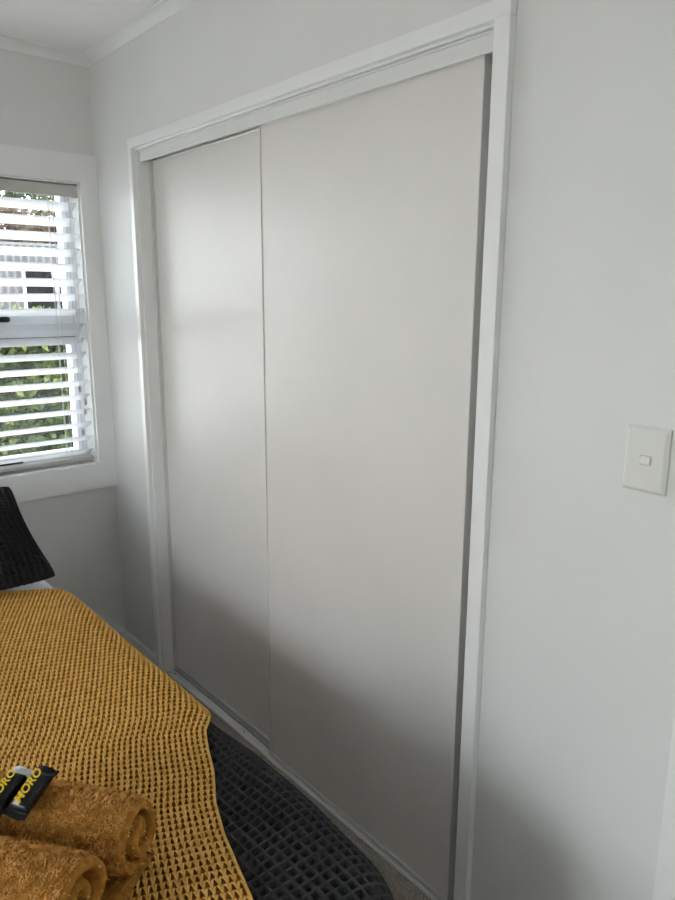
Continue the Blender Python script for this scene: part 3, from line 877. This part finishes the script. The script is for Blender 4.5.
def rolled_towel(center, axis, L, R, turns, phase, squash, label, seed):
    """center: middle of the visible spiral end; axis points out of that end"""
    g = np.random.default_rng(seed)
    ax = np.array(Vector(axis).normalized())
    upv = np.array([0, 0, 1.0])
    sd = np.cross(upv, ax)
    t = empty('rolled_towel', (center[0] - ax[0] * L / 2, center[1] - ax[1] * L / 2, center[2] - R))
    th_layer = R / (turns + 0.35)
    half = th_layer * 0.315
    nth = int(turns * 40)
    ths = np.linspace(0, turns * 2 * math.pi, nth)
    # profile around the towel's cut section: outer face, rounded end, inner face, rounded end
    nl = 26
    prof = []
    for i in range(nl):
        prof.append((half, -L + half + (L - 2 * half) * i / (nl - 1)))
    for i in range(1, 6):
        a = math.pi / 2 - math.pi * i / 6
        prof.append((half * math.sin(a), -half + half * math.cos(a) * 1.0))
    for i in range(nl):
        prof.append((-half, -half - (L - 2 * half) * i / (nl - 1)))
    for i in range(1, 6):
        a = -math.pi / 2 - math.pi * i / 6
        prof.append((half * math.sin(a), -L + half + half * math.cos(a) * 1.0))
    prof = np.array(prof)
    npf = len(prof)
    rc_ = R - half - th_layer * (turns - ths / (2 * math.pi))
    rc_ = np.maximum(rc_, 0.004)
    tele = 0.004 * np.sin(ths * 0.6 + seed) + 0.0015 * np.sin(ths * 1.9 + 1 + seed)        # uneven layer ends
    lump = 1 + 0.05 * np.sin(2 * ths + phase) + 0.03 * np.sin(3 * ths + seed)
    ang = ths + phase
    rad = rc_[:, None] + prof[None, :, 0]
    rad = rad * lump[:, None]
    z = np.sin(ang)[:, None] * rad * squash
    y = np.cos(ang)[:, None] * rad
    axl = prof[None, :, 1] + tele[:, None] * np.clip((prof[None, :, 1] + L) / L, 0, 1)
    rad_end = 1 - 0.10 * np.clip((prof[None, :, 1] + 0.022) / 0.022, 0, 1) ** 2 * np.clip(prof[None, :, 0] / half, 0, 1)
    z = z * rad_end; y = y * rad_end
    wav = 1 + 0.025 * np.sin(axl * 22 + seed)
    z = z * wav; y = y * wav
    Pt = np.array(center)[None, None] + axl[..., None] * ax + y[..., None] * sd + z[..., None] * upv
    a_, k_ = np.meshgrid(np.arange(nth - 1), np.arange(npf), indexing='ij')
    Fc = np.stack([a_ * npf + k_, a_ * npf + (k_ + 1) % npf, (a_ + 1) * npf + (k_ + 1) % npf, (a_ + 1) * npf + k_], -1).reshape(-1, 4)
    body = from_arrays('roll', Pt.reshape(-1, 3), Fc, 'terry', t)
    bm = bmesh.new(); bm.from_mesh(body.data)
    bm.verts.ensure_lookup_table()
    bm.faces.new([bm.verts[k] for k in range(npf)])
    bm.faces.new([bm.verts[(nth - 1) * npf + k] for k in range(npf)][::-1])
    bmesh.ops.recalc_face_normals(bm, faces=bm.faces[:])
    bmesh.ops.triangulate(bm, faces=bm.faces[:])
    bm.to_mesh(body.data); bm.free()
    body.data.polygons.foreach_set('use_smooth', np.ones(len(body.data.polygons), bool))
    # terry pile scattered over the roll's surface
    me = body.data
    nt = len(me.polygons)
    tri = np.empty(nt * 3, np.int32); me.polygons.foreach_get('vertices', tri); tri = tri.reshape(-1, 3)
    co = np.empty(len(me.vertices) * 3, np.float32); me.vertices.foreach_get('co', co); co = co.reshape(-1, 3)
    a, b_, c = co[tri[:, 0]], co[tri[:, 1]], co[tri[:, 2]]
    nn = np.cross(b_ - a, c - a); ar = np.linalg.norm(nn, axis=1) + 1e-12
    nn = nn / ar[:, None]
    cen = (a + b_ + c) / 3
    rel = cen - np.array(center)
    axd = rel @ ax
    rdist = np.linalg.norm(rel - axd[:, None] * ax, axis=1)
    wgt = ar * np.where((axd > -half * 1.2), 0.03, np.where(rdist > R - 1.0 * th_layer, 1.0, 0.02))
    pick = g.choice(nt, 56000, p=wgt / wgt.sum())
    r1, r2_ = g.random((2, 56000))
    fl = r1 + r2_ > 1; r1[fl] = 1 - r1[fl]; r2_[fl] = 1 - r2_[fl]
    Pp = a[pick] + (b_ - a)[pick] * r1[:, None] + (c - a)[pick] * r2_[:, None]
    pile(t, Pp, nn[pick], 0.0042, seed=seed, lean=0.8)
    return tag(t, label, 'towel', 'rolled caramel towels on the throw')

TZ = ZTOP + 0.0135          # top of the folded towel
tax = Vector((0.60, -0.80, 0))
rolled_towel((-0.797, -1.955, TZ + 0.0735), tax, 0.36, 0.067, 2.15, 3.77, 1.0,
             'caramel brown terry towel roll with two wrapped bars lying on top', 4)
rolled_towel((-0.912, -2.022, TZ + 0.078), tax, 0.36, 0.072, 2.1, 4.08, 0.98,
             'caramel brown terry towel roll with nothing on it, beside the other roll', 9)

# folded towel under the rolls
ft_ = empty('folded_towel', (-0.98, -1.86, ZTOP))
fc = Vector((-0.805, -1.935, 0))
perp = Vector((-0.80, -0.60, 0))
def rounded_slab(z0, z1, inset):
    La, Lb = 0.37, 0.27
    nu, nv = 40, 30
    V, Fc = [], []
    h = (z1 - z0)
    for side_ in (1, -1):
        for i in range(nu):
            for j in range(nv):
                a = i / (nu - 1); b_ = j / (nv - 1)
                da = min(a, 1 - a) * La; db = min(b_, 1 - b_) * Lb
                e = min(da, db)
                r = h * 0.5
                k = math.sqrt(max(0, 1 - max(0, 1 - e / r) ** 2))
                pos = fc - tax * (a * La - 0.01 + inset) + perp * (b_ * Lb - 0.045 + inset)
                z = (z0 + z1) / 2 + side_ * (h / 2) * k + 0.0012 * math.sin(a * 14 + b_ * 9)
                V.append((pos.x, pos.y, z))
    f1 = grid_faces(nu, nv).reshape(-1, 4)
    return np.array(V), np.concatenate([f1, f1[:, ::-1] + nu * nv])
for (z0, z1, ins_) in ((ZTOP, ZTOP + 0.0060, 0.0), (ZTOP + 0.0064, ZTOP + 0.0124, 0.004)):
    Vt, Ft = rounded_slab(z0, z1, ins_)
    o = from_arrays('fold', Vt, Ft, 'terry', ft_)
    bm = bmesh.new(); bm.from_mesh(o.data)
    bmesh.ops.remove_doubles(bm, verts=bm.verts[:], dist=0.0002)
    bmesh.ops.recalc_face_normals(bm, faces=bm.faces[:])
    bmesh.ops.triangulate(bm, faces=bm.faces[:])
    bm.to_mesh(o.data); bm.free()
    me = o.data
    tri = np.empty(len(me.polygons) * 3, np.int32); me.polygons.foreach_get('vertices', tri); tri = tri.reshape(-1, 3)
    co = np.empty(len(me.vertices) * 3, np.float32); me.vertices.foreach_get('co', co); co = co.reshape(-1, 3)
    a, b_, c = co[tri[:, 0]], co[tri[:, 1]], co[tri[:, 2]]
    nn = np.cross(b_ - a, c - a); ar = np.linalg.norm(nn, axis=1) + 1e-12
    nn /= ar[:, None]
    N_ = 14000
    pick = nrg.choice(len(tri), N_, p=ar / ar.sum())
    r1, r2_ = nrg.random((2, N_))
    fl = r1 + r2_ > 1; r1[fl] = 1 - r1[fl]; r2_[fl] = 1 - r2_[fl]
    pile(o, a[pick] + (b_ - a)[pick] * r1[:, None] + (c - a)[pick] * r2_[:, None], nn[pick], 0.003, seed=17)
tag(ft_, 'caramel brown terry towel folded flat under the two towel rolls', 'towel')

# ------------------------------------------------------------------ wrapped chocolate bars
def text_mesh(body, size):
    cu = bpy.data.curves.new('lettering', 'FONT')
    cu.body = body
    cu.size = size
    cu.shear = 0.35
    cu.offset = size * 0.028
    cu.extrude = 0.00012
    cu.align_x, cu.align_y = 'CENTER', 'CENTER'
    cu.space_character = 1.02
    o = bpy.data.objects.new('lettering', cu)
    COL.objects.link(o)
    dg = bpy.context.evaluated_depsgraph_get()
    me = bpy.data.meshes.new_from_object(o.evaluated_get(dg))
    bpy.data.objects.remove(o)
    return me

def wrapped_bar(c, d, tilt, pitch, silver, label):
    """c centre of the bar's underside, d its long direction (horizontal)"""
    L, Wd, H = 0.062, 0.033, 0.016
    dv = Vector(d).normalized()
    sv = Vector((-dv.y, dv.x, 0))          # to the left of the long direction
    t = empty('wrapped_bar', c)
    mat4 = Matrix(((dv.x, sv.x, 0, c[0]), (dv.y, sv.y, 0, c[1]), (0, 0, 1, c[2]), (0, 0, 0, 1))) @ Matrix.Rotation(pitch, 4, 'Y') @ Matrix.Rotation(tilt, 4, 'X')
    # body: pillow-pack swelling between flat crimped ends
    na, nc = 26, 20
    V, Fc = [], []
    for i in range(na):
        a = -1 + 2 * i / (na - 1)
        k = max(0.0, 1 - abs(a) ** 6) ** 0.5
        wdt = Wd / 2 * (1.10 - 0.10 * k)
        for j in range(nc):
            th_ = 2 * math.pi * j / nc
            cx_, cy__ = math.cos(th_), math.sin(th_)
            e = 0.55
            yy = wdt * math.copysign(abs(cx_) ** e, cx_)
            z_ = H * 0.5 + (H * 0.5 * k + 0.0006) * math.copysign(abs(cy__) ** e, cy__)
            if cy__ > 0: yy *= 0.86
            z_ += 0.0005 * math.sin(i * 1.9 + j * 2.3)
            V.append(tuple(mat4 @ Vector((a * L / 2, yy, z_))))
    for i in range(na - 1):
        for j in range(nc):
            Fc.append((i * nc + j, i * nc + (j + 1) % nc, (i + 1) * nc + (j + 1) % nc, (i + 1) * nc + j))
    from_arrays('wrapper', V, Fc, 'wrap', t)
    # crimped fins
    for sg in (-1, 1):
        nx_, ny_ = 12, 14
        Vv_, Ff = [], []
        for off in (0.0004, -0.0004):
            for i in range(nx_):
                x = sg * (L / 2 - 0.002 + 0.014 * i / (nx_ - 1))
                for j in range(ny_):
                    b_ = -1 + 2 * j / (ny_ - 1)
                    zig = 0.0012 * (1 if j % 2 else 0) * (i == nx_ - 1)
                    z_ = H * 0.5 + off + 0.0009 * math.sin(i * 2.4) + 0.0028 * math.sin(b_ * 3 + sg) * i / nx_ - 0.003 * i / nx_
                    Vv_.append(tuple(mat4 @ Vector((x + sg * zig, b_ * Wd * 0.56, z_))))
        f1 = grid_faces(nx_, ny_).reshape(-1, 4)
        o = from_arrays('crimped_end', Vv_, np.concatenate([f1, f1[:, ::-1] + nx_ * ny_]), ('foil' if silver else 'wrap') if sg > 0 else 'wrap', t)
    # silver patches beside the lettering, at the lower end
    o = from_arrays('foil_patch', [tuple(mat4 @ Vector(p)) for p in
                    [(-0.0285, 0.012, H * 0.86), (-0.0285, 0.000, H * 0.92), (-0.0225, 0.004, H + 0.0012), (-0.020, 0.0105, H + 0.0012)]], [[0, 1, 2, 3]], 'foil', t)
    me = text_mesh('MORO', 0.0185)
    o = link_mesh('lettering', me, 'ink', t)
    o.matrix_parent_inverse = Matrix.Identity(4)
    o.matrix_local = Matrix.Translation(t.location).inverted() @ mat4 @ Matrix.Translation((0.001, 0.0055, H + 0.0011))
    box_m = boxes('stripe', [(-0.02, 0.02, -0.0002, 0.0002, -0.0001, 0.0001)], 'ink_green', t)
    box_m.matrix_parent_inverse = Matrix.Identity(4)
    box_m.matrix_local = Matrix.Translation(t.location).inverted() @ mat4 @ Matrix.Translation((0.002, -0.0095, H + 0.0009))
    return tag(t, label, 'chocolate bar', 'wrapped bars on the towel roll')

BZ = TZ + 0.141
wrapped_bar((-0.922, -1.843, BZ - 0.003), (0.078, 0.052, 0), 0.10, -0.30, False, 'small black wrapped chocolate bar with yellow lettering, nearer the spiral end')
wrapped_bar((-0.952, -1.819, BZ - 0.003), (0.078, 0.056, 0), 0.02, -0.28, True, 'small black wrapped chocolate bar with yellow lettering, farther from the spiral end')
